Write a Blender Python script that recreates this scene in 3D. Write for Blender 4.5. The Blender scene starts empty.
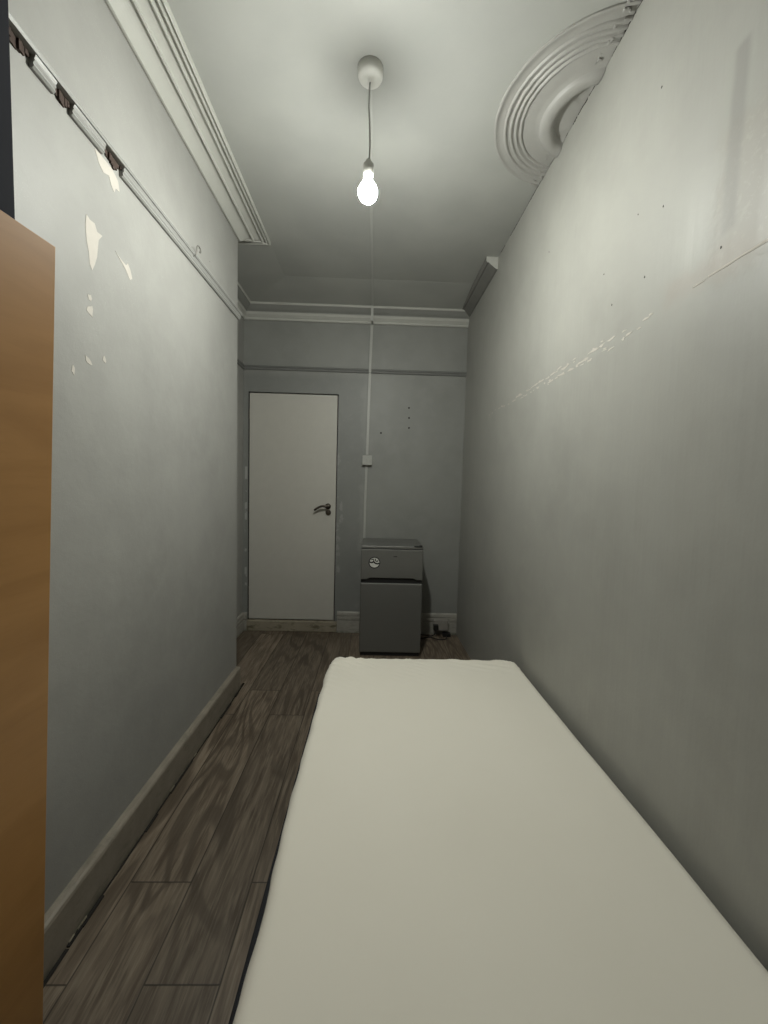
import bpy, bmesh, math, random
from mathutils import Vector, Matrix, noise
random.seed(7)
PI = math.pi
scene = bpy.context.scene
col = scene.collection

# ------------------------------------------------------------------ measures (metres)
CAM_H = 1.3
XL, XA = -0.8506, -1.143            # left wall face, alcove wall face
DC, D = 2.4776, 3.4765              # where the left wall ends, back wall
H = 2.812
Y0 = -1.0                           # wall behind the camera
def XR(y): return 0.7976 - 0.0127 * y

# ------------------------------------------------------------------ node helpers
class NT:
    def __init__(s, name):
        s.m = bpy.data.materials.new(name); s.m.use_nodes = True
        s.t = s.m.node_tree; s.n = s.t.nodes; s.l = s.t.links
        s.b = s.n['Principled BSDF']; s.out = s.n['Material Output']
        s._p = None
    def node(s, ty, **k):
        n = s.n.new(ty)
        for a, v in k.items(): setattr(n, a, v)
        return n
    def put(s, sock, v):
        if isinstance(v, bpy.types.NodeSocket): s.l.new(v, sock)
        else:
            if sock.type == 'RGBA' and len(v) == 3: v = (*v, 1)
            sock.default_value = v
    def pos(s):
        if s._p is None: s._p = s.node('ShaderNodeTexCoord').outputs['Object']
        return s._p
    def xyz(s, v=None):
        n = s.node('ShaderNodeSeparateXYZ'); s.put(n.inputs[0], v or s.pos()); return n.outputs
    def comb(s, x, y, z):
        n = s.node('ShaderNodeCombineXYZ')
        for i, v in enumerate((x, y, z)): s.put(n.inputs[i], v)
        return n.outputs[0]
    def math(s, op, a, b=0.0, c=None, clamp=False):
        n = s.node('ShaderNodeMath', operation=op, use_clamp=clamp)
        s.put(n.inputs[0], a); s.put(n.inputs[1], b)
        if c is not None: s.put(n.inputs[2], c)
        return n.outputs[0]
    def scale(s, v, sc):
        n = s.node('ShaderNodeVectorMath', operation='MULTIPLY'); s.put(n.inputs[0], v); n.inputs[1].default_value = sc; return n.outputs[0]
    def noise(s, v, scale=5, detail=4, rough=.5, dist=0, col=False):
        n = s.node('ShaderNodeTexNoise'); s.put(n.inputs['Vector'], v)
        n.inputs['Scale'].default_value = scale; n.inputs['Detail'].default_value = detail
        n.inputs['Roughness'].default_value = rough; n.inputs['Distortion'].default_value = dist
        return n.outputs['Color' if col else 0]
    def ss(s, v, a, b, lo=0.0, hi=1.0):
        n = s.node('ShaderNodeMapRange', interpolation_type='SMOOTHSTEP'); s.put(n.inputs[0], v)
        for i, q in enumerate((a, b, lo, hi)): n.inputs[i + 1].default_value = q
        return n.outputs[0]
    def mix(s, f, a, b):
        n = s.node('ShaderNodeMix', data_type='RGBA'); s.put(n.inputs[0], f); s.put(n.inputs[6], a); s.put(n.inputs[7], b); return n.outputs[2]
    def box(s, a, b, c0, c1, d0, d1, soft=.02):
        """soft rectangle mask on the two scalar sockets a, b"""
        m = s.math('MULTIPLY', s.ss(a, c0 - soft, c0 + soft), s.ss(a, c1 - soft, c1 + soft, 1, 0))
        m2 = s.math('MULTIPLY', s.ss(b, d0 - soft, d0 + soft), s.ss(b, d1 - soft, d1 + soft, 1, 0))
        return s.math('MULTIPLY', m, m2)
    def bump(s, h, strength=.2, dist=.01, prev=None):
        n = s.node('ShaderNodeBump'); n.inputs['Strength'].default_value = strength; n.inputs['Distance'].default_value = dist
        s.put(n.inputs['Height'], h)
        if prev: s.put(n.inputs['Normal'], prev)
        return n.outputs[0]
    def done(s, color, rough=.6, normal=None, metal=0.0, spec=None):
        s.put(s.b.inputs['Base Color'], color); s.put(s.b.inputs['Roughness'], rough); s.put(s.b.inputs['Metallic'], metal)
        if normal: s.put(s.b.inputs['Normal'], normal)
        if spec is not None: s.b.inputs['Specular IOR Level'].default_value = spec
        return s.m

def simple(name, c, rough=.5, metal=0, var=.12, sc=30, bump=0.0, spec=None):
    t = NT(name); n = t.noise(t.pos(), sc, 4, .6)
    d = tuple(v * (1 - var) for v in c); u = tuple(min(1, v * (1 + var)) for v in c)
    nm = t.bump(n, bump, .003) if bump else None
    return t.done(t.mix(n, d, u), rough, nm, metal, spec)

GREY = (.400, .402, .385)
def wall_mat(name, kind):
    t = NT(name); p = t.pos(); x, y, z = t.xyz()
    big = t.noise(p, 2.2, 3, .5); mid = t.noise(p, 9, 5, .6); fine = t.noise(p, 260, 2, .6)
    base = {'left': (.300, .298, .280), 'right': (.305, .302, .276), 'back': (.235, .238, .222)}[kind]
    c = t.mix(t.ss(big, .3, .7), tuple(v * .94 for v in base), tuple(v * 1.05 for v in base))
    c = t.mix(t.ss(mid, .35, .75), c, t.mix(.5, c, tuple(v * 1.12 for v in base)))
    rough = .52; nm = None
    if kind == 'left':
        # sparkle of the textured gloss paint put in as pale specks, faint scuffs
        spark = t.math('MULTIPLY', t.ss(fine, .60, .72), t.ss(t.noise(p, 4.5, 2), .50, .66))
        c = t.mix(t.math('MULTIPLY', spark, .35), c, (.48, .49, .46))
        scuff = t.ss(t.noise(t.scale(p, (1, 6, 14)), 3.0, 5, .7), .66, .74)
        c = t.mix(t.math('MULTIPLY', scuff, .25), c, (.38, .38, .36))
        dots = t.node('ShaderNodeTexVoronoi'); t.put(dots.inputs['Vector'], p); dots.inputs['Scale'].default_value = 5
        c = t.mix(t.ss(dots.outputs['Distance'], .010, .018, .8, 0), c, (.06, .05, .045))
        nm = t.bump(fine, .30, .0012, t.bump(mid, .25, .010))
    if kind == 'right':
        # rolled streaks of the boarded partition and the old rough plaster high up beside the camera
        st = t.noise(t.comb(0.0, t.math('MULTIPLY', y, 7.0), t.math('MULTIPLY', z, .6)), 1.5, 4, .55)
        c = t.mix(t.math('MULTIPLY', t.ss(st, .35, .7), .35), c, (.335, .335, .31))
        wob = t.noise(p, 14, 4, .6); yy = t.math('ADD', y, t.math('MULTIPLY', t.math('SUBTRACT', wob, .5), .10))
        zz = t.math('ADD', z, t.math('MULTIPLY', t.math('SUBTRACT', t.noise(p, 11, 4, .6), .5), .14))
        patch = t.box(yy, zz, .2, .965, 1.80, 2.14, .03)
        c = t.mix(t.math('MULTIPLY', patch, .55), c, (.295, .275, .24))
        speck = t.math('MULTIPLY', patch, t.ss(t.noise(p, 60, 5, .7), .52, .62))
        c = t.mix(t.math('MULTIPLY', speck, .45), c, (.36, .345, .305))
        strip = t.box(t.math('ADD', y, t.math('MULTIPLY', t.math('SUBTRACT', t.noise(p, 5, 3), .5), .02)), z, .912, .948, 1.90, 2.30, .010)
        c = t.mix(t.math('MULTIPLY', strip, .5), c, (.185, .183, .168))
        low = t.box(yy, zz, .85, 1.12, 1.80, 1.87, .03)
        c = t.mix(t.math('MULTIPLY', low, .45), c, (.31, .275, .235))
        fill = t.box(yy, zz, .99, 1.09, 1.88, 2.10, .04)
        c = t.mix(t.math('MULTIPLY', fill, .25), c, (.37, .37, .335))
        scar = t.box(y, t.math('ADD', z, t.math('MULTIPLY', t.math('SUBTRACT', wob, .5), .03)), .7, 2.75, 1.788, 1.822, .012)
        c = t.mix(t.math('MULTIPLY', scar, .12), c, (.36, .36, .33))
        nm = t.bump(st, .18, .012, t.bump(t.noise(p, 120, 3, .6), .12, .002, t.bump(patch, .4, .003)))
        rough = t.ss(st, .3, .7, .46, .55)
    if kind == 'back':
        # skim of rough plaster around the door
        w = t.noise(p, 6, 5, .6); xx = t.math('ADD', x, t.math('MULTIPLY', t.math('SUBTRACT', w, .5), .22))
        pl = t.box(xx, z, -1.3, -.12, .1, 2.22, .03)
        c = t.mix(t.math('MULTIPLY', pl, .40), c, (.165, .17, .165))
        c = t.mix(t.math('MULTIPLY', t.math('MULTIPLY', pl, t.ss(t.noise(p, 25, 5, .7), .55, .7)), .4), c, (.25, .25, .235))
        edge = t.box(xx, z, -.335, -.300, .5, 1.6, .006)
        c = t.mix(t.math('MULTIPLY', edge, t.ss(t.noise(p, 18, 4), .45, .6, 0, .5)), c, (.34, .34, .32))
        edge = t.box(x, z, -1.125, -1.105, .35, 1.5, .006)
        c = t.mix(t.math('MULTIPLY', edge, t.ss(t.noise(p, 14, 4), .5, .6, 0, .5)), c, (.52, .52, .50))
        nm = t.bump(t.noise(p, 30, 5, .65), .25, .004, t.bump(pl, .5, .003))
        rough = .5
    return t.done(c, rough, nm, 0, .45)

def floor_mat():
    t = NT('laminate_planks'); p = t.pos(); x, y, z = t.xyz()
    W, L = .195, 1.22
    cx = t.math('DIVIDE', t.math('ADD', x, .76), W); ci = t.math('FLOOR', cx); cf = t.math('FRACT', cx)
    odd = t.math('ABSOLUTE', t.math('MODULO', ci, 2.0))
    off = t.math('ADD', .01, t.math('MULTIPLY', odd, .952))
    cy = t.math('DIVIDE', t.math('SUBTRACT', y, off), L); yi = t.math('FLOOR', cy); yf = t.math('FRACT', cy)
    wn = t.node('ShaderNodeTexWhiteNoise', noise_dimensions='3D'); t.put(wn.inputs['Vector'], t.comb(ci, yi, 3.0))
    rnd = wn.outputs['Value']
    pv = t.comb(t.math('ADD', t.math('MULTIPLY', x, 1.0), t.math('MULTIPLY', rnd, 9.0)), t.math('ADD', t.math('MULTIPLY', y, .13), t.math('MULTIPLY', rnd, 5.0)), 0.0)
    g1 = t.noise(pv, 26, 6, .62, .6)
    g2 = t.noise(t.scale(pv, (1, .45, 1)), 110, 4, .6)
    # cathedral figure
    fig = t.noise(t.comb(t.math('ADD', x, t.math('MULTIPLY', rnd, 7.0)), t.math('MULTIPLY', y, .14), rnd), 4.0, 2, .5, .3)
    rings = t.math('SINE', t.math('MULTIPLY', fig, 95.0))
    rings = t.ss(rings, -.2, .9)
    c = t.mix(t.ss(g1, .3, .72), (.078, .057, .039), (.185, .147, .108))
    c = t.mix(t.math('MULTIPLY', t.ss(g2, .42, .70), .65), c, (.24, .20, .15))
    c = t.mix(t.math('MULTIPLY', rings, t.ss(t.noise(p, 1.7, 2), .42, .55, .15, .75)), c, (.07, .053, .037))
    tone = t.ss(rnd, 0, 1, .78, 1.18)
    hs = t.node('ShaderNodeHueSaturation'); t.put(hs.inputs['Color'], c); t.put(hs.inputs['Value'], tone); c = hs.outputs[0]
    ex = t.math('MINIMUM', cf, t.math('SUBTRACT', 1.0, cf)); ey = t.math('MINIMUM', yf, t.math('SUBTRACT', 1.0, yf))
    gap = t.math('MAXIMUM', t.ss(ex, .004, .016, 1, 0), t.ss(ey, .0008, .0026, 1, 0))
    c = t.mix(t.math('MULTIPLY', gap, .8), c, (.018, .014, .010))
    nm = t.bump(t.math('SUBTRACT', g2, gap), .25, .002)
    return t.done(c, t.ss(g1, .2, .8, .42, .6), nm, 0, .4)

def wood_mat():
    t = NT('beech_veneer'); p = t.pos(); x, y, z = t.xyz()
    g = t.noise(t.scale(p, (3, 2.2, 9)), 1.3, 5, .55, .8); g2 = t.noise(t.scale(p, (10, 6, 90)), 1.5, 4, .6)
    c = t.mix(t.ss(g, .25, .75), (.36, .185, .062), (.44, .235, .085))
    c = t.mix(t.math('MULTIPLY', t.ss(g2, .5, .8), .2), c, (.30, .145, .048))
    return t.done(c, .45, t.bump(g2, .08, .001), 0, .4)

def dirty_paint(name, base=(.50, .47, .40), dirt=(.13, .105, .075), amount=.5, zlow=None, mot=.82):
    t = NT(name); p = t.pos(); x, y, z = t.xyz()
    n = t.noise(p, 12, 6, .65); c = t.mix(t.ss(n, .3, .75), tuple(v * mot for v in base), base)
    d = t.math('MULTIPLY', t.ss(t.noise(t.scale(p, (1, 1, 3)), 9, 6, .7), .50, .66), amount)
    c = t.mix(d, c, dirt)
    if zlow is not None:
        lo = t.math('MULTIPLY', t.ss(z, 0, zlow, 1, 0), t.ss(t.noise(p, 20, 4), .35, .6)); c = t.mix(t.math('MULTIPLY', lo, .7), c, dirt)
    return t.done(c, .5, t.bump(n, .4, .004), 0, .4)

def sheet_mat():
    t = NT('cotton_sheet'); p = t.pos()
    w = t.noise(p, 900, 2, .5); s = t.noise(p, 3, 3)
    c = t.mix(s, (.70, .67, .585), (.75, .72, .64))
    t.b.inputs['Sheen Weight'].default_value = .15
    return t.done(c, .85, t.bump(w, .06, .0006, t.bump(t.noise(p, 7, 3), .12, .012)), 0, .2)

def ceiling_mat():
    t = NT('ceiling_paint'); p = t.pos(); n = t.noise(p, 3, 4, .5)
    c = t.mix(t.ss(n, .3, .7), (.365, .37, .348), (.405, .41, .385))
    return t.done(c, .5, t.bump(n, .3, .012), 0, .4)

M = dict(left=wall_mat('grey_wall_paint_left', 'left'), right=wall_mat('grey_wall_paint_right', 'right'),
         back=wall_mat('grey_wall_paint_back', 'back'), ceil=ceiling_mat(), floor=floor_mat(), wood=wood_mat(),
         sheet=sheet_mat(),
         plaster=simple('cream_plaster', (.44, .44, .405), .45, var=.06, sc=18, bump=.25),
         darkplaster=simple('dark_plaster', (.17, .168, .155), .6, var=.15, sc=18, bump=.4),  # darker plaster for the short cornice on the far right
         rose=simple('painted_plaster_rings', (.36, .355, .335), .45, var=.08, sc=18, bump=.25), cap=simple('white_ceiling_cap', (.62, .62, .58), .4, var=.04),
         chip=simple('bare_white_plaster', (.50, .47, .425), .8, var=.08, sc=40, bump=.3),
         skirt=dirty_paint('worn_skirting_paint', (.265, .235, .19), (.075, .08, .058), .35, .03),
         skirtb=dirty_paint('worn_white_skirting_paint', (.36, .345, .305), (.12, .13, .10), .35, .03),
         sill=dirty_paint('worn_threshold_wood', (.32, .285, .215), (.09, .08, .05), .8),
         rail=simple('rail_paint', (.30, .30, .285), .42, var=.1, sc=25, bump=.3),
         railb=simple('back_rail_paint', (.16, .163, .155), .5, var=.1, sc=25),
         oldwood=simple('old_brown_timber', (.045, .026, .018), .8, var=.5, sc=60, bump=.6),
         crack=simple('dark_crack', (.035, .032, .028), .9),
         door=dirty_paint('door_white_gloss', (.49, .475, .43), (.42, .39, .35), .0, mot=.96),
         dark=simple('dark_gap', (.012, .010, .008), .9),
         steel=simple('satin_steel', (.13, .115, .095), .35, 1.0, .1, 60),
         fridge=None, fbody=simple('dark_grey_steel_side', (.045, .045, .042), .5, .2),
         gasket=simple('black_gasket', (.010, .010, .010), .6),
         sticker_b=simple('black_print', (.012, .012, .012), .5), sticker_w=simple('white_print', (.62, .62, .58), .5),
         white=simple('white_plastic', (.50, .50, .46), .35, var=.04), capw=simple('grey_white_plastic', (.40, .40, .37), .4, var=.04),
         trunk=simple('painted_trunking', (.36, .36, .335), .45, var=.05), ctrunk=simple('painted_ceiling_trunking', (.42, .425, .40), .5, var=.05),
         sock=simple('aged_socket_plastic', (.27, .255, .23), .4, var=.08),
         blackp=simple('black_rubber', (.012, .012, .012), .45), cord=simple('grey_flex', (.36, .36, .34), .5),
         hook=simple('dull_metal', (.30, .29, .27), .4, .8),
         divan=simple('black_divan_fabric', (.014, .015, .019), .9, var=.3, sc=300, bump=.3),
         mattress=simple('mattress_ticking', (.45, .45, .43), .9),
         char=simple('charcoal_board', (.020, .0205, .024), .9, var=.12, sc=6, spec=.08))
def brushed():
    t = NT('brushed_silver_steel'); p = t.pos()
    n = t.noise(t.scale(p, (2, 2, 160)), 3, 3, .6)
    return t.done(t.mix(n, (.155, .155, .145), (.195, .195, .183)), t.ss(n, .2, .8, .38, .5), t.bump(n, .05, .0005), .45)
M['fridge'] = brushed()
bt = NT('lit_bulb')
bt.b.inputs['Emission Color'].default_value = (.985, 1.0, .93, 1); bt.b.inputs['Emission Strength'].default_value = 1350
bt.done((.9, .9, .9), .4); M['bulb'] = bt.m
nt = NT('glowing_bulb_collar'); nt.b.inputs['Emission Color'].default_value = (.985, 1.0, .93, 1); nt.b.inputs['Emission Strength'].default_value = 110
nt.done((.8, .8, .8), .4); M['neck'] = nt.m

# ------------------------------------------------------------------ mesh helpers
def mesh_obj(name, bm, mats, parent=None, smooth=False, loc=(0, 0, 0), bevel=0, seg=2, autos=None):
    bmesh.ops.recalc_face_normals(bm, faces=bm.faces)
    me = bpy.data.meshes.new(name); bm.to_mesh(me); bm.free()
    for m in (mats if isinstance(mats, (list, tuple)) else [mats]): me.materials.append(m)
    if smooth:
        for f in me.polygons: f.use_smooth = True
    o = bpy.data.objects.new(name, me); col.objects.link(o); o.location = loc
    if parent: o.parent = parent
    if bevel:
        b = o.modifiers.new('bevel', 'BEVEL'); b.width = bevel; b.segments = seg; b.limit_method = 'ANGLE'; b.angle_limit = math.radians(35)
    return o
def box(bm, x0, x1, y0, y1, z0, z1, mi=0):
    vs = [bm.verts.new(c) for c in ((x0, y0, z0), (x1, y0, z0), (x1, y1, z0), (x0, y1, z0), (x0, y0, z1), (x1, y0, z1), (x1, y1, z1), (x0, y1, z1))]
    for q in ((0, 3, 2, 1), (4, 5, 6, 7), (0, 1, 5, 4), (1, 2, 6, 5), (2, 3, 7, 6), (3, 0, 4, 7)):
        f = bm.faces.new([vs[i] for i in q]); f.material_index = mi
    return vs
def bx(*a): bm = bmesh.new(); box(bm, *a); return bm
def prism(bm, pts, zf, mi=0):
    """pts: plan polygon, zf=(z0,z1)"""
    a = [bm.verts.new((x, y, zf[0])) for x, y in pts]; b = [bm.verts.new((x, y, zf[1])) for x, y in pts]
    n = len(pts)
    for f in (bm.faces.new(a[::-1]), bm.faces.new(b)): f.material_index = mi
    for i in range(n): bm.faces.new((a[i], a[(i + 1) % n], b[(i + 1) % n], b[i])).material_index = mi
def sweep(bm, path, prof, mi=0, jit=0):
    """mouldings: plan path with the room on its right; prof = (projection, z) run around a closed outline"""
    n = len(path); P = [Vector(p) for p in path]; rows = []
    for i in range(n):
        dirs = []
        if i > 0: dirs.append((P[i] - P[i - 1]).normalized())
        if i < n - 1: dirs.append((P[i + 1] - P[i]).normalized())
        ns = [Vector((d.y, -d.x)) for d in dirs]
        if len(ns) == 2: m = (ns[0] + ns[1]); m = m / m.dot(ns[0])
        else: m = ns[0]
        rows.append([bm.verts.new((P[i].x + m.x * a, P[i].y + m.y * a, z + (random.uniform(-jit, jit) if jit else 0))) for a, z in prof])
    k = len(prof)
    for i in range(n - 1):
        for j in range(k):
            bm.faces.new((rows[i][j], rows[i][(j + 1) % k], rows[i + 1][(j + 1) % k], rows[i + 1][j])).material_index = mi
    bm.faces.new(rows[0]).material_index = mi; bm.faces.new(rows[-1][::-1]).material_index = mi
def tube(bm, pts, r, seg=10, mi=0, caps=True):
    P = [Vector(p) for p in pts]; rings = []; up = None
    for i, p in enumerate(P):
        d = (P[min(i + 1, len(P) - 1)] - P[max(i - 1, 0)]).normalized()
        if up is None: up = Vector((0, 0, 1)) if abs(d.z) < .9 else Vector((1, 0, 0))
        a = d.cross(up).normalized(); up = a.cross(d).normalized()
        rr = r[i] if isinstance(r, (list, tuple)) else r
        rings.append([bm.verts.new(p + (a * math.cos(t) + up * math.sin(t)) * rr) for t in [2 * PI * k / seg for k in range(seg)]])
    for A, B in zip(rings, rings[1:]):
        for k in range(seg): bm.faces.new((A[k], A[(k + 1) % seg], B[(k + 1) % seg], B[k])).material_index = mi
    if caps: bm.faces.new(rings[0][::-1]); bm.faces.new(rings[-1])
def lathe(bm, prof, seg=40, c=(0, 0, 0), a0=0, a1=2 * PI, mi=0):
    full = abs(a1 - a0 - 2 * PI) < 1e-6; n = seg if full else seg + 1; rings = []
    for r, z in prof:
        if r < 1e-6: rings.append([bm.verts.new((c[0], c[1], c[2] + z))])
        else: rings.append([bm.verts.new((c[0] + r * math.cos(a0 + (a1 - a0) * k / seg), c[1] + r * math.sin(a0 + (a1 - a0) * k / seg), c[2] + z)) for k in range(n)])
    for A, B in zip(rings, rings[1:]):
        for k in range(seg):
            k2 = (k + 1) % n
            v = []
            for q in ((A, k), (A, k2), (B, k2), (B, k)):
                w = q[0][0] if len(q[0]) == 1 else q[0][q[1]]
                if w not in v: v.append(w)
            if len(v) > 2: bm.faces.new(v).material_index = mi
def curve_pts(pts, n=8):
    """Catmull-Rom"""
    P = [Vector(p) for p in pts]; P = [P[0]] + P + [P[-1]]; out = []
    for i in range(1, len(P) - 2):
        a, b, c, d = P[i - 1:i + 3]
        for k in range(n):
            t = k / n; out.append(.5 * ((2 * b) + (c - a) * t + (2 * a - 5 * b + 4 * c - d) * t * t + (3 * b - a - 3 * c + d) * t ** 3))
    out.append(P[-2]); return out
def empty(name, label, cat, loc=(0, 0, 0), rz=0, group=None):
    o = bpy.data.objects.new(name, None); col.objects.link(o); o.location = loc; o.rotation_euler.z = rz; o.empty_display_size = .1
    tag(o, label, cat, group); return o
def tag(o, label, cat, group=None):
    o['label'] = label; o['category'] = cat
    if group: o['group'] = group
def struct(o, label=None, cat=None):
    o['kind'] = 'structure'
    if label: o['label'] = label
    if cat: o['category'] = cat
    return o

# ------------------------------------------------------------------ wall flakes (bare plaster spots, part of the wall's own mesh)
def flake_x(bm, x, pts, mi, side, th=.0009):
    """irregular flat flake on a wall that faces +x (side=1) or -x (side=-1); pts = (y, z)"""
    xf = (lambda y: x) if not callable(x) else x
    a = [bm.verts.new((xf(y) + side * th, y, z)) for y, z in pts]; b = [bm.verts.new((xf(y) - side * .001, y, z)) for y, z in pts]
    n = len(pts); bm.faces.new(a).material_index = mi
    for i in range(n): bm.faces.new((a[i], b[i], b[(i + 1) % n], a[(i + 1) % n])).material_index = mi
def blob(cy, cz, ry, rz, n=11, j=.35, rot=0):
    out = []
    for k in range(n):
        t = 2 * PI * k / n; s = 1 + random.uniform(-j, j); a, b = ry * s * math.cos(t), rz * s * math.sin(t)
        out.append((cy + a * math.cos(rot) - b * math.sin(rot), cz + a * math.sin(rot) + b * math.cos(rot)))
    return out

# ------------------------------------------------------------------ the shell
bm = bx(-1.4, 1.1, Y0 - .1, D + .3, -.12, 0)
struct(mesh_obj('floor', bm, M['floor']), 'grey-brown wood-effect laminate plank floor', 'floor')
bm = bx(-1.4, 1.1, Y0 - .1, D + .3, H, H + .12)
struct(mesh_obj('ceiling', bm, M['ceil']), 'off-white painted ceiling', 'ceiling')

bm = bmesh.new()
prism(bm, [(-1.30, Y0), (XL, Y0), (XL, DC), (-1.30, DC)], (0, H))
FL = [[(1.218, 2.058), (1.232, 2.051), (1.252, 2.053), (1.262, 2.035), (1.285, 2.037), (1.268, 2.015), (1.264, 1.99), (1.260, 1.962), (1.250, 1.935), (1.238, 1.912), (1.228, 1.925), (1.225, 1.955), (1.217, 1.985), (1.213, 2.025)],
      [(1.345, 2.028), (1.372, 2.018), (1.400, 2.012), (1.410, 2.024), (1.424, 2.008), (1.434, 1.985), (1.420, 1.975), (1.398, 1.998), (1.372, 2.012)],
      blob(1.226, 1.828, .010, .010), blob(1.228, 1.793, .013, .014),
      blob(1.215, 1.645, .014, .009, rot=-.5), blob(1.285, 1.67, .008, .010), blob(1.155, 1.60, .006, .012),
      [(1.258, 2.27), (1.33, 2.27), (1.350, 2.262), (1.365, 2.252), (1.372, 2.225), (1.352, 2.222), (1.345, 2.205), (1.330, 2.218), (1.320, 2.238), (1.295, 2.228), (1.275, 2.240)]]
for f in FL: flake_x(bm, XL, f, 1, 1)
struct(mesh_obj('wall_left', bm, [M['left'], M['chip']]), 'long pale grey left wall with peeled paint spots', 'wall')

bm = bx(XA - .15, XA, DC, D + .1, 0, H)
struct(mesh_obj('wall_alcove', bm, M['left']), 'narrow grey side wall of the recess beside the door', 'wall')
bm = bx(-1.4, 1.1, Y0 - .1, Y0, 0, H)
struct(mesh_obj('wall_front', bm, M['left']), 'grey wall behind the viewpoint', 'wall')

# right wall: boarded partition, slightly out of square, cracked joint along the ceiling
bm = bmesh.new()
prism(bm, [(XR(Y0), Y0), (1.05, Y0), (1.05, D + .1), (XR(D + .1), D + .1)], (0, H))
y = 2.74
while y > .78:                                                     # line of flaked paint where a rail was torn off
    dens = 1 if 1.35 < y < 2.1 else .55
    if y > 1.17 and random.random() < dens or y < 1.10 and random.random() < .0:
        ln = random.uniform(.012, .055) * (1 if y > 1.35 else .8); zc = 1.806 + random.choice((-.011, .009)) * (1.0 if y < 2.2 else .4) + random.uniform(-.004, .004)
        flake_x(bm, XR, blob(y, zc, ln * .5, random.uniform(.0018, .0048), 9, .5, random.uniform(-.06, .06)), 1, -1)
    if 1.2 < y < 1.95 and random.random() < .8:
        flake_x(bm, XR, blob(y, 1.806 + random.choice((-.022, -.013, .012, .018)) + random.uniform(-.003, .003), random.uniform(.008, .022), random.uniform(.0015, .004), 9, .55, random.uniform(-.1, .1)), 1, -1)
    y -= random.uniform(.014, .030)
for (ya, yb, zc, hh) in ((.60, .975, 1.822, .0032), (.60, .78, 1.795, .0025), (.985, 1.02, 1.819, .002)):
    n = 14; up = [(ya + (yb - ya) * k / n, zc + hh * random.uniform(.3, 1.3)) for k in range(n + 1)]; dn = [(ya + (yb - ya) * k / n, zc - hh * random.uniform(.2, 1.0)) for k in range(n, -1, -1)]
    flake_x(bm, XR, up + dn, 1, -1)
for (yy, zz) in ((1.15, 2.10), (1.26, 2.15), (.945, 1.873), (1.19, 2.45), (1.43, 2.06), (1.37, 1.93), (1.9, 2.4), (1.21, 1.94)):
    flake_x(bm, XR, blob(yy, zz, .0018, .003, 7), 2, -1)
y = Y0 + .01                                                        # ragged dark crack under the ceiling
while y < D - .85:
    ln = random.uniform(.03, .09); w = random.uniform(.0015, .0035) + (.004 if 1.28 < y < 1.7 else 0)
    if random.random() < .9:
        n = 5; flake_x(bm, XR, [(y + ln * k / n, H - .0004) for k in range(n + 1)] + [(y + ln * k / n, H - w * random.uniform(.5, 1.5)) for k in range(n, -1, -1)], 2, -1)
    y += ln * random.uniform(.95, 1.15)
struct(mesh_obj('wall_right', bm, [M['right'], M['chip'], M['dark']]), 'long grey right wall with a chipped horizontal scar', 'wall')

# back wall with the door opening
DL, DR, DT, DB = -1.0902, -.3426, 2.0653, .1015
g = .009
bm = bmesh.new()
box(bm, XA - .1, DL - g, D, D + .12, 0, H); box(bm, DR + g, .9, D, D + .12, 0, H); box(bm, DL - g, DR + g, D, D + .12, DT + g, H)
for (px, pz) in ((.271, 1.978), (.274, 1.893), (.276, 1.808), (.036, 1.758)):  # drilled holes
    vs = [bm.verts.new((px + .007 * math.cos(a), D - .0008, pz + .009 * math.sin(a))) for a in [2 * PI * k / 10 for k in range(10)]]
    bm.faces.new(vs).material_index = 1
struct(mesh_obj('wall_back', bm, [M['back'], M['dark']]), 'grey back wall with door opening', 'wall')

# ------------------------------------------------------------------ door
dr = bpy.data.objects.new('door_1', None); col.objects.link(dr); dr.location = (DL, D, DB)
struct(dr, 'plain flush white door with a lever handle', 'door')
def local(bm, o): bmesh.ops.translate(bm, verts=bm.verts, vec=-Vector(o)); return bm
dl = (DL, D, DB)
bm = bx(DL, DR, D + .006, D + .044, DB + .004, DT); mesh_obj('door_leaf', local(bm, dl), M['door'], dr, bevel=.002)
bm = bmesh.new()
box(bm, DL - g + .0005, DL - .004, D + .012, D + .10, DB - .02, DT + g); box(bm, DR + .004, DR + g - .0005, D + .012, D + .10, DB - .02, DT + g)
box(bm, DL - g, DR + g, D + .050, D + .10, DB - .02, DT + g - .0005)
mesh_obj('door_frame', local(bm, dl), M['dark'], dr)
hx, hz = -.408, 1.114
hnd = None
bm = bmesh.new()
def disc_y(bm, x, z, r, y0, y1, seg=28, mi=0):
    a = [bm.verts.new((x + r * math.cos(t), y0, z + r * math.sin(t))) for t in [2 * PI * k / seg for k in range(seg)]]
    b = [bm.verts.new((x + r * math.cos(t), y1, z + r * math.sin(t))) for t in [2 * PI * k / seg for k in range(seg)]]
    bm.faces.new(a).material_index = mi; bm.faces.new(b[::-1]).material_index = mi
    for k in range(seg): bm.faces.new((a[k], b[k], b[(k + 1) % seg], a[(k + 1) % seg])).material_index = mi
disc_y(bm, hx, hz, .025, D - .004, D + .006)
tube(bm, curve_pts([(hx, D + .002, hz), (hx, D - .035, hz), (hx - .012, D - .046, hz + .001), (hx - .045, D - .047, hz + .002), (hx - .080, D - .046, hz - .012), (hx - .112, D - .046, hz - .034)], 6), .0095, 12)
h = mesh_obj('door_handle', local(bm, dl), M['steel'], dr, smooth=True)
h['label'] = 'curved steel lever handle'
bm = bmesh.new(); disc_y(bm, hx + .004, hz - .055, .024, D - .004, D + .006); disc_y(bm, hx + .004, hz - .055, .008, D - .009, D - .003)
mesh_obj('lock_escutcheon', local(bm, dl), M['steel'], dr, bevel=.0015)
bm = bmesh.new()
for z0 in (.32, 1.05, 1.85): box(bm, DL - .007, DL + .001, D - .001, D + .010, z0, z0 + .075)
mesh_obj('hinge', local(bm, dl), M['steel'], dr)

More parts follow.
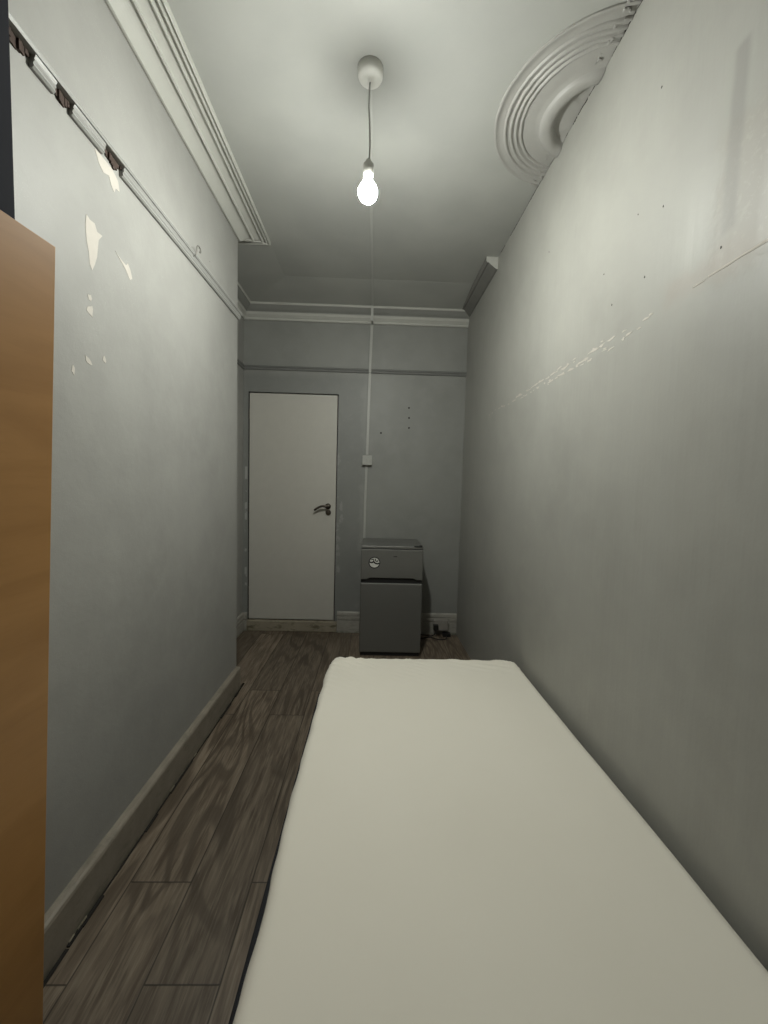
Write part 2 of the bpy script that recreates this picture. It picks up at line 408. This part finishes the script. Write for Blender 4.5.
# threshold
bm = bx(XA + .02, DR + .03, D - .012, D + .11, 0.0, DB - .006)
struct(mesh_obj('trim_5', bm, M['sill'], bevel=.006), 'worn wooden threshold board under the door', 'threshold')

# ------------------------------------------------------------------ mouldings
# wide stepped cornice of the main ceiling, returning round the end of the left wall
pr = [(0, H), (0, H - .081), (.008, H - .084), (.014, H - .083)]
for k in range(9):
    t = k / 8; pr.append((.016 + .046 * t, H - .079 + .040 * math.sin(t * PI / 2)))
pr += [(.064, H - .045), (.069, H - .047), (.074, H - .044), (.075, H - .036)]
for k in range(7):
    t = k / 6; pr.append((.077 + .030 * t, H - .034 + .014 * math.sin(t * PI / 2)))
pr += [(.110, H - .026), (.115, H - .027), (.119, H - .024), (.120, H - .014), (.128, H - .013), (.130, H - .021), (.134, H - .023), (.138, H - .021), (.140, H - .013),
       (.144, H - .013), (.145, H - .019), (.149, H - .021), (.153, H - .018), (.1535, H)]
bm = bmesh.new(); sweep(bm, [(XL, Y0), (XL, DC), (XA, DC)], pr)
struct(mesh_obj('trim_1', bm, M['plaster']), 'wide stepped plaster cornice along the top of the left wall', 'cornice')
# smaller cornice of the recess and the back wall
pb = [(0, H), (0, 2.664), (.012, 2.664), (.015, 2.668), (.015, 2.681), (.030, 2.699), (.033, 2.702), (.033, 2.716), (.037, 2.722)]
for k in range(7):
    t = k / 6; pb.append((.040 + .040 * t, 2.728 + .034 * t ** 1.3))
pb += [(.085, 2.762), (.088, 2.765), (.088, 2.776), (.092, 2.779), (.44, H - .0005), (.44, H)]
bm = bmesh.new(); sweep(bm, [(XA, DC), (XA, D), (XR(D), D)], pb)
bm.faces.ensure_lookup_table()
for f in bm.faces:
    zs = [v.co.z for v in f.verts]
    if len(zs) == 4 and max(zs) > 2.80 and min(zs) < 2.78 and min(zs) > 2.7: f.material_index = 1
    elif len(zs) == 4 and min(zs) > 2.721 and max(zs) < 2.7625: f.material_index = 2  # darker wall grey puts the shade of the cove into its colour
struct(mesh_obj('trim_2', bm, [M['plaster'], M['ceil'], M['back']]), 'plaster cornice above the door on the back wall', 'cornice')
ps = [(0, H), (0, 2.735), (.012, 2.738), (.050, 2.765), (.062, 2.776), (.070, 2.774), (.078, 2.784), (.078, H)]
bm = bmesh.new(); sweep(bm, [(XR(D) , D - .02), (XR(2.69), 2.69)], ps)
for f in bm.faces:
    if len(f.verts) > 4: f.material_index = 1  # lit tip of the broken end painted in with paler plaster
struct(mesh_obj('trim_3', bm, [M['darkplaster'], M['plaster']]), 'short broken-off length of cornice on the far right', 'cornice')

# picture rail, left: upper member whole, lower members broken away in three places
RZ = 2.318
up = [(0, RZ), (.010, RZ + .001), (.022, RZ - .002), (.025, RZ - .008), (.021, RZ - .015), (0, RZ - .016)]
lo = [(0, RZ - .016), (.018, RZ - .016), (.014, RZ - .024), (.015, RZ - .028), (.011, RZ - .034), (.013, RZ - .040), (.008, RZ - .045), (0, RZ - .045)]
bm = bmesh.new(); sweep(bm, [(XL, Y0 + .02), (XL, DC), (XA, DC)], up)
for a, b in ((Y0 + .02, .955), (1.035, 1.100), (1.158, 1.285), (1.372, DC)):
    path = [(XL, a), (XL, b)] + ([(XA, DC)] if b == DC else [])
    sweep(bm, path, lo)
for a, b in ((.955, 1.035), (1.100, 1.158), (1.285, 1.372)):
    n = 9; prev = None
    for k in range(n):
        y0 = a - .004 + (b - a + .008) * k / n; y1 = a - .004 + (b - a + .008) * (k + 1) / n; e = math.sin(PI * (k + .5) / n); d = random.uniform(.003, .009)
        box(bm, XL - .001, XL + d, y0, y1, RZ - .017 - (.006 + .022 * e) * random.uniform(.6, 1.1), RZ - .0165, 1)
struct(mesh_obj('trim_4', bm, [M['rail'], M['oldwood']]), 'grey picture rail on the left wall, broken in three places', 'picture rail')
bm = bmesh.new(); zb = 2.292
sweep(bm, [(XA, DC), (XA, D), (XR(D), D)], [(0, zb), (.014, zb), (.018, zb - .006), (.015, zb - .014), (.010, zb - .018), (.012, zb - .030), (.006, zb - .036), (0, zb - .036)])
struct(mesh_obj('trim_6', bm, M['railb']), 'thin grey picture rail across the back wall', 'picture rail')

# skirting boards
sk = [(0, 0), (.027, 0), (.027, .012), (.026, .124), (.023, .132), (.016, .137), (0, .140)]
bm = bmesh.new()
path = [(XL, Y0 + .02 + (DC - Y0 - .02) * k / 40) for k in range(41)]
sweep(bm, path, sk, 0, .0012)
y = .1
while y < DC - .05:                                                 # dark ragged gap at the foot
    ln = random.uniform(.05, .12); box(bm, XL + .022, XL + .027 + random.uniform(.004, .011), y, y + ln, .0005, random.uniform(.002, .006), 1); y += ln * random.uniform(.9, 1.1)
for _ in range(4):
    yy = random.uniform(.9, 2.0); box(bm, XL + .022, XL + .0295, yy, yy + random.uniform(.02, .04), .002, random.uniform(.005, .010), 2)
struct(mesh_obj('baseboard_left', bm, [M['skirt'], M['dark'], M['sill']]), 'worn grey-brown skirting board along the left wall', 'skirting board')
sb = [(0, 0), (.018, 0), (.018, .105), (.010, .108), (.010, .116), (.018, .119), (.018, .142), (.010, .146), (.010, .152), (.017, .155), (.014, .178), (.006, .188), (0, .188)]
bm = bmesh.new(); sweep(bm, [(XA, DC + .05), (XA, D), (DL - .012, D)], [(a, z * .86) for a, z in sb])
struct(mesh_obj('baseboard_alcove', bm, M['skirtb']), 'stub of white skirting left of the door', 'skirting board')
bm = bmesh.new(); sweep(bm, [(DR + .032, D), (XR(D) - .002, D)], sb)
struct(mesh_obj('baseboard_back', bm, M['skirtb']), 'moulded white skirting behind the fridge', 'skirting board')

# ------------------------------------------------------------------ plaster ceiling medallion, cut in two by the right wall
CX, CY = .835, 1.685
prof = [(.384, 0), (.383, -.005), (.378, -.007), (.373, -.005), (.371, -.003), (.352, -.003)]
for r0 in (.345, .322, .301, .281):
    prof += [(r0, -.004), (r0 - .002, -.009), (r0 - .006, -.011), (r0 - .011, -.010), (r0 - .014, -.005)]
prof += [(.258, -.007), (.225, -.009), (.201, -.012)]
for k in range(9):
    t = PI * k / 8; prof.append((.173 + .027 * math.cos(t), -.013 - .016 * math.sin(t)))
prof += [(.140, -.005), (0, -.004)]
bm = bmesh.new(); lathe(bm, [(r, z) for r, z in prof], 120, (CX, CY, H))
bmesh.ops.bisect_plane(bm, geom=bm.verts[:] + bm.edges[:] + bm.faces[:], plane_co=(XR(CY) - .002, CY, H), plane_no=(1, .0127, 0), clear_outer=True)
for v in bm.verts:                                                  # lumpy old paint, crumbled near the wall
    e = max(0, 1 - (XR(v.co.y) - v.co.x) / .09)
    v.co.z += noise.noise(v.co * 25) * (.0008 + .004 * e * (1 if v.co.z < H - .002 else 0))
    v.co.x += noise.noise(v.co * 30 + Vector((5, 0, 0))) * .002
    v.co.z = min(v.co.z, H)
for _ in range(34):                                                 # crumbs of broken plaster along the cut
    a = random.choice((-1, 1)); yy = CY + a * random.uniform(.19, .385); xx = XR(yy) - random.uniform(.004, .045); s = random.uniform(.002, .005)
    box(bm, xx - s, xx + s * .6, yy - s * 1.6, yy + s, H - random.uniform(.008, .014), H - .001)
ms = mesh_obj('ceiling_medallion', bm, M['rose'], smooth=True)
ms.data.set_sharp_from_angle(angle=math.radians(50)) if hasattr(ms.data, 'set_sharp_from_angle') else None
tag(ms, 'ringed plaster ceiling rose cut in half by the right wall', 'ceiling rose')

# ------------------------------------------------------------------ pendant lamp
PX, PY = -.056, 1.553
pl = empty('pendant_lamp', 'lit bare bulb hanging from the ceiling on a thin flex', 'lamp', (PX, PY, H))
bm = bmesh.new(); lathe(bm, [(0, 0), (.046, 0), (.0465, -.006), (.045, -.026), (.041, -.033), (.030, -.036), (.010, -.037), (.009, -.045), (0, -.046)], 48)
mesh_obj('ceiling_cap', bm, M['cap'], pl, smooth=True, autos=1)
BZ = 2.400 - H
bm = bmesh.new(); tube(bm, curve_pts([(0, 0, -.035), (-.003, .001, -.12), (.002, 0, -.20), (.004, .001, -.28), (0, .010, BZ + .085)], 6), .0032, 8)
mesh_obj('flex', bm, M['cord'], pl, smooth=True)
bm = bmesh.new(); lathe(bm, [(0, BZ + .105), (.010, BZ + .104), (.013, BZ + .095), (.019, BZ + .090), (.020, BZ + .052), (.017, BZ + .046), (0, BZ + .046)], 28, (0, .010, 0))
mesh_obj('lamp_holder', bm, M['white'], pl, smooth=True)
bm = bmesh.new()
pb2 = [(0, BZ - .002), (.0345, BZ - .001)]
for k in range(13):
    t = math.radians(-8 + 98 * k / 12) ; pb2.append((.036 * math.cos(t) if k < 12 else 0, BZ - .008 - .036 * math.sin(t) if k < 12 else BZ - .044))
lathe(bm, pb2, 36, (0, .010, 0))
bu = mesh_obj('bulb', bm, M['bulb'], pl, smooth=True); bu['label'] = 'glowing round bulb'
bm = bmesh.new(); lathe(bm, [(0, BZ + .046), (.0135, BZ + .045), (.0150, BZ + .036), (.024, BZ + .020), (.032, BZ + .008), (.0352, BZ), (.0352, BZ - .002), (0, BZ - .0015)], 36, (0, .010, 0))
mesh_obj('bulb_neck', bm, M['neck'], bu, smooth=True)

# ------------------------------------------------------------------ cable trunking, switch
tk = empty('cable_trunking', 'thin surface cable trunking running down the back wall and over the ceiling', 'trunking', (-.06, D, 0))
T = lambda bm: local(bm, (-.06, D, 0))
bm = bmesh.new()
def slant_box(bm, x0, x1, z0, z1, w, y0, y1):
    vs = [bm.verts.new(c) for c in ((x0 - w, y0, z0), (x0 + w, y0, z0), (x0 + w, y1, z0), (x0 - w, y1, z0), (x1 - w, y0, z1), (x1 + w, y0, z1), (x1 + w, y1, z1), (x1 - w, y1, z1))]
    for q in ((0, 3, 2, 1), (4, 5, 6, 7), (0, 1, 5, 4), (1, 2, 6, 5), (2, 3, 7, 6), (3, 0, 4, 7)): bm.faces.new([vs[i] for i in q])
slant_box(bm, -.079, -.071, 1.567, 2.262, .011, D - .012, D); slant_box(bm, -.071, -.064, 2.262, 2.66, .011, D - .020, D)
mesh_obj('wall_trunking', T(bm), M['trunk'], tk, bevel=.0015)
bm = bmesh.new(); slant_box(bm, -.089, -.083, .19, 1.478, .010, D - .012, D)
mesh_obj('lower_trunking', T(bm), M['trunk'], tk, bevel=.0015)
bm = bmesh.new()
box(bm, -.073, -.053, D - .104, D - .001, 2.655, 2.80); box(bm, -.068, -.052, PY + .055, D - .44, H - .010, H - .0002)
vs = [bm.verts.new(c) for c in ((-.068, D - .441, H - .010), (-.052, D - .441, H - .010), (-.052, D - .09, 2.767), (-.068, D - .09, 2.767), (-.068, D - .441, H - .0005), (-.052, D - .441, H - .0005), (-.052, D - .09, 2.780), (-.068, D - .09, 2.780))]
for q in ((0, 3, 2, 1), (4, 5, 6, 7), (0, 1, 5, 4), (1, 2, 6, 5), (2, 3, 7, 6), (3, 0, 4, 7)): bm.faces.new([vs[i] for i in q])
mesh_obj('ceiling_trunking', T(bm), M['ctrunk'], tk, bevel=.0015)
sw = empty('light_switch', 'small surface-mounted switch box on the trunking above the fridge', 'switch', (-.077, D, 1.519))
bm = bx(-.038, .038, -.034, 0, -.039, .040); mesh_obj('back_box', bm, M['trunk'], sw, bevel=.003)
bm = bx(-.040, .040, -.043, -.034, -.041, .042); mesh_obj('face_plate', bm, M['trunk'], sw, bevel=.003)
bm = bx(-.010, .010, -.047, -.042, -.016, .016); mesh_obj('rocker', bm, M['trunk'], sw, bevel=.002)

# picture hook on the rail
bm = bmesh.new()
HQ = lambda p: (p[0], 1.862 + (p[1] - 1.885) * .62, RZ + (p[2] - RZ) * .55)
hp = [(XL + .002, 1.885, RZ - .030), (XL + .020, 1.886, RZ - .034), (XL + .030, 1.888, RZ - .012), (XL + .030, 1.890, RZ + .030), (XL + .030, 1.905, RZ + .058), (XL + .030, 1.935, RZ + .066), (XL + .030, 1.955, RZ + .046), (XL + .030, 1.945, RZ + .026), (XL + .030, 1.928, RZ + .028)]
tube(bm, curve_pts([HQ(p) for p in hp], 6), .0026, 8)
tag(mesh_obj('picture_hook', bm, M['hook'], smooth=True), 'small curled metal picture hook on the left picture rail', 'hook')

# ------------------------------------------------------------------ fridge freezer
FX, FY = .140, 2.982
fr = empty('fridge_freezer', 'small two-door silver fridge freezer standing by the back wall', 'fridge', (FX, FY, 0))
w = .235
bm = bx(-w, w, .045, .450, .022, .830); mesh_obj('body', bm, M['fbody'], fr, bevel=.004)
bm = bx(-w - .001, w + .001, .012, .455, .830, .850); o = mesh_obj('top_panel', bm, M['fridge'], fr, bevel=.004)
# lower door
bm = bmesh.new(); box(bm, -w, w, 0, .042, .030, .566); mesh_obj('fridge_door', bm, M['fridge'], fr, bevel=.007, seg=3)
# freezer door with scooped grip along its lower edge
bm = bmesh.new()
xs = [-w, -.19, -.165, .165, .19, w]; n = len(xs)
lowz = [.594, .594, .606, .606, .594, .594]
a = [bm.verts.new((x, 0, z)) for x, z in zip(xs, lowz)] + [bm.verts.new((x, 0, .826)) for x in xs[::-1]]
b = [bm.verts.new((v.co.x, .042, v.co.z)) for v in a]
bm.faces.new(a); bm.faces.new(b[::-1])
for i in range(len(a)): bm.faces.new((a[i], b[i], b[(i + 1) % len(a)], a[(i + 1) % len(a)]))
fz = mesh_obj('freezer_door', bm, M['fridge'], fr, bevel=.006, seg=3)
bm = bx(-w + .004, w - .004, .016, .044, .560, .612); mesh_obj('grip_recess', bm, M['gasket'], fr)
bm = bx(-w + .006, w - .006, .040, .048, .032, .824); mesh_obj('door_gasket', bm, M['gasket'], fr)
bm = bx(-w + .01, w - .01, .010, .44, .004, .026); mesh_obj('plinth', bm, M['gasket'], fr)
for sx in (-1, 1):
    bm = bmesh.new(); lathe(bm, [(0, .0), (.015, .0), (.016, .012), (.011, .024), (0, .024)], 16, (sx * .19, .03, 0)); mesh_obj('foot', bm, M['gasket'], fr)
bm = bmesh.new(); box(bm, .165, .228, .004, .036, .850, .854); box(bm, .205, .228, .004, .030, .854, .860); mesh_obj('hinge_cover', bm, M['gasket'], fr, bevel=.003)
bm = bx(.010, .038, -.0012, .0005, .770, .776); o = mesh_obj('maker_badge', bm, M['sticker_b'], fz)
# round sticker: black ring, pale middle with two black curls over a pale bowl
sx0, sz0 = -.133, .724
bm = bmesh.new()
disc_y(bm, sx0, sz0, .044, -.0010, .0005, 40, 0); disc_y(bm, sx0, sz0, .037, -.0016, -.0010, 40, 1)
def stroke(pts, w, y0, y1, mi):
    P = curve_pts([(p[0], 0, p[1]) for p in pts], 5); L = []; R = []
    for i, p in enumerate(P):
        d = (P[min(i + 1, len(P) - 1)] - P[max(0, i - 1)]).normalized(); nn = Vector((-d.z, 0, d.x)); L.append(p + nn * w); R.append(p - nn * w)
    for i in range(len(P) - 1):
        q = [bm.verts.new((sx0 + c.x, y0, sz0 + c.z)) for c in (L[i], L[i + 1], R[i + 1], R[i])]; bm.faces.new(q).material_index = mi
stroke([(-.036, .006), (-.022, .000), (-.006, .006), (.004, -.002), (.020, -.008), (.036, -.004)], .0055, -.0020, 0, 0)
stroke([(-.024, .022), (-.012, .026), (-.004, .016), (-.010, .006)], .0035, -.0021, 0, 0)
stroke([(.006, .030), (.010, .014), (.022, .010), (.026, .020)], .0035, -.0022, 0, 0)
mesh_obj('round_sticker', bm, [M['sticker_b'], M['sticker_w']], fz)['label'] = 'round black and white sticker'

# ------------------------------------------------------------------ socket, plugs, flex
so = empty('wall_socket', 'pale double socket on the skirting right of the fridge', 'socket', (.605, D - .018, .094))
bm = bx(-.062, .062, -.030, 0, -.043, .043); mesh_obj('back_box', bm, M['sock'], so, bevel=.003)
bm = bx(-.064, .064, -.040, -.030, -.045, .045); mesh_obj('face_plate', bm, M['sock'], so, bevel=.004)
for xx in (-.018, .018):
    bm = bx(xx - .006, xx + .006, -.0440, -.0395, .018, .034); mesh_obj('rocker', bm, M['sock'], so, bevel=.001)
bm = bmesh.new()
box(bm, .536, .578, D - .100, D - .059, .066, .108)
tube(bm, curve_pts([(.557, D - .085, .070), (.553, D - .095, .040), (.520, D - .085, .012), (.470, D - .06, .008), (.43, D - .05, .012), (.392, D - .040, .05)], 8), .004, 8)
tag(mesh_obj('power_plug', bm, M['blackp'], bevel=.003), 'black plug and lead in the socket nearest the fridge', 'plug')
bm = bmesh.new(); box(bm, .622, .690, D - .080, D - .030, .001, .030)
tube(bm, curve_pts([(.650, D - .078, .014), (.640, D - .13, .006), (.58, D - .15, .006), (.50, D - .10, .006), (.44, D - .13, .006), (.395, D - .16, .006)], 8), .004, 8)
tag(mesh_obj('power_adapter', bm, M['blackp'], bevel=.006), 'black plug block lying on the floor below the socket', 'plug')

# ------------------------------------------------------------------ bed
BL, BR, BF, BN, BT = -.212, .742, 2.000, .06, .425
bb = empty('bed_base', 'black bed base almost hidden under the white sheet', 'bed base', (.26, 1.0, 0))
def lb(*a): return local(bx(*a), (.26, 1.0, 0))
mesh_obj('divan_box', lb(-.258, BR - .005, BN + .01, BF - .055, .045, .270), M['divan'], bb, bevel=.015, seg=3)
for xx in (-.19, .66):
    for yy in (.18, 1.80):
        bm = bmesh.new(); lathe(bm, [(0, 0), (.022, 0), (.024, .02), (.016, .046), (0, .046)], 16, (xx - .26, yy - 1.0, 0)); mesh_obj('foot', bm, M['gasket'], bb)
bm = bx(BL + .030, BR - .030, BN + .03, BF - .03, .271, BT - .022)
tag(mesh_obj('mattress', bm, M['mattress'], bevel=.02, seg=3), 'single mattress inside the white fitted sheet', 'mattress')
# fitted sheet: top surface wrapped over rounded edges and down the sides
def sheet():
    bm = bmesh.new(); nx, ny = 120, 280; R = .028; zb0 = .285
    W, L = BR - BL, BF - BN
    def wrap(s, Lx, seg_drop):
        """s in [-drop, Lx+drop] along the cloth -> (plane coordinate, drop below top)"""
        if s < 0:
            q = -s; a = min(q / R, PI / 2); return (R - R * math.sin(a), R - R * math.cos(a) + max(0, q - R * PI / 2))
        if s > Lx - 2 * R:
            q = s - (Lx - 2 * R); a = min(q / R, PI / 2); return (Lx - R + R * math.sin(a), R - R * math.cos(a) + max(0, q - R * PI / 2))
        return (s + R, 0)
    drop = R * PI / 2 + (BT - R - zb0)
    V = []
    for j in range(ny + 1):
        row = []
        for i in range(nx + 1):
            # finer spacing near the rims
            fu = i / nx; fv = j / ny
            su = -drop + (W - 2 * R + 2 * drop) * (fu - .06 * math.sin(2 * PI * fu)); sv = -drop + (L - 2 * R + 2 * drop) * (fv - .05 * math.sin(2 * PI * fv))
            x, dx = wrap(su, W, drop); y, dy = wrap(sv, L, drop)
            z = BT - min(max(dx, dy) + .35 * min(dx, dy), BT - zb0)
            X, Y = BL + x, BN + y
            # wavy left rim, far-left corner rounded
            X += .030 * (x / W) * (1 - y / L) + .010 * (1 - x / W) * max(0, 1 - y / L - .35)
            e = max(0, 1 - x / .25); edge = .007 * noise.noise(Vector((0, Y * 3.2, 1))) + .004 * noise.noise(Vector((0, Y * 9, 4)))
            X += (edge * 1.4 + .006 * max(0, (y / L - .75) / .25) - .006 * math.sin(PI * y / L)) * e
            cl = max(0, 1 - x / .07) * max(0, 1 - (L - y) / .07); X += .010 * cl; Y -= .010 * cl
            cr = max(0, 1 - (W - x) / .06) * max(0, 1 - (L - y) / .06); X -= .012 * cr; Y -= .012 * cr
            # soft undulation, and diagonal creases pulling towards the far corners
            z += .004 * noise.noise(Vector((X * 2.2, Y * 2.2, 0))) + .0015 * noise.noise(Vector((X * 6, Y * 6, 3)))
            if dx + dy < .02:
                far = max(0, 1 - (L - y) / .42) * max(0, 1 - x / .62)
                u = ((L - y) * .95 - x * .62) + .010 * noise.noise(Vector((X * 6, Y * 6, 7)))
                amp = max(0, .35 + noise.noise(Vector((X * 7, Y * 7, 2))))
                z += .020 * min(1, far * 1.6) * amp * (1 - abs(math.sin(u * 80))) ** 2
                far2 = max(0, 1 - (L - y) / .20) * max(0, 1 - (W - x) / .55); u2 = (L - y) * .9 - x * .38
                z += .012 * min(1, far2 * 1.6) * max(0, .4 + noise.noise(Vector((X * 6, Y * 6, 5)))) * (1 - abs(math.sin(u2 * 70 + noise.noise(Vector((X * 4, Y * 4, 9)))))) ** 2
            elif dx > dy:                                            # gathered pleats down the long sides
                X += .004 * math.sin(Y * 34 + 3 * noise.noise(Vector((0, Y * 4, 0)))) * min(1, dx / .05)
            else:
                Y += .003 * math.sin(X * 40) * min(1, dy / .05)
            row.append(bm.verts.new((X, Y, z)))
        V.append(row)
    for j in range(ny):
        for i in range(nx): bm.faces.new((V[j][i], V[j][i + 1], V[j + 1][i + 1], V[j + 1][i]))
    o = mesh_obj('fitted_sheet', bm, M['sheet'], smooth=True)
    s = o.modifiers.new('cloth', 'SOLIDIFY'); s.thickness = .0015; s.offset = 0
    tag(o, 'plain cream-white fitted sheet stretched over the bed', 'sheet')
sheet()

# ------------------------------------------------------------------ wardrobe (side towards the room) and the charcoal panel behind it
wd = empty('wardrobe', 'light brown wood-veneer wardrobe at the left edge, its side facing the room', 'wardrobe', (-.626, .72, 0))
bm = bx(-.018, 0, -.46, 0, 0, 1.690); mesh_obj('side_panel', bm, M['wood'], wd, bevel=.0012)
bm = bx(-.140, -.122, -.46, 0, 0, 1.690); mesh_obj('side_panel', bm, M['wood'], wd, bevel=.0012)
bm = bx(-.122, -.018, -.46, 0, 1.670, 1.688); mesh_obj('top_panel', bm, M['wood'], wd, bevel=.001)
bm = bx(-.122, -.018, -.44, 0, .06, .078); mesh_obj('bottom_panel', bm, M['wood'], wd, bevel=.001)
bm = bx(-.122, -.018, -.010, -.004, .02, 1.670); mesh_obj('back_panel', bm, M['wood'], wd)
bm = bx(-.138, -.002, -.478, -.461, .062, 1.686); dd = mesh_obj('door', bm, M['wood'], wd, bevel=.0012)
bm = bmesh.new(); tube(bm, [(-.03, -.482, .95), (-.03, -.500, .95), (-.03, -.500, 1.07), (-.03, -.482, 1.07)], .004, 8); mesh_obj('handle', bm, M['steel'], dd)
wd.rotation_euler = (0, math.radians(2.6), -math.radians(5))
bm = bx(-.825, -.807, .42, .936, 0, 2.60)
tag(mesh_obj('charcoal_panel', bm, M['char'], bevel=.002), 'tall charcoal panel standing behind the wooden wardrobe', 'panel')

# ------------------------------------------------------------------ world, camera
w_ = bpy.data.worlds.new('World'); scene.world = w_; w_.use_nodes = True
w_.node_tree.nodes['Background'].inputs[0].default_value = (.05, .05, .05, 1); w_.node_tree.nodes['Background'].inputs[1].default_value = .0

F, YAW, PITCH, ROLL = 399.32, .0231, -.0641, .0269
fw = Vector((math.sin(YAW) * math.cos(PITCH), math.cos(YAW) * math.cos(PITCH), math.sin(PITCH)))
rt = Vector((math.cos(YAW), -math.sin(YAW), 0)); upv = rt.cross(fw)
r2 = rt * math.cos(ROLL) + upv * math.sin(ROLL); u2 = -rt * math.sin(ROLL) + upv * math.cos(ROLL)
cam = bpy.data.cameras.new('camera'); co = bpy.data.objects.new('camera', cam); col.objects.link(co)
m = Matrix((r2, u2, -fw)).transposed().to_4x4(); m.translation = (0, 0, CAM_H); co.matrix_world = m
cam.sensor_fit = 'AUTO'; cam.sensor_width = 36; cam.lens = F * 36 / 1024; cam.clip_start = .02
scene.camera = co
vs = scene.view_settings
vs.view_transform = 'Standard'; vs.look = 'None'; vs.gamma = 1; vs.use_curve_mapping = False; vs.exposure = 0.0
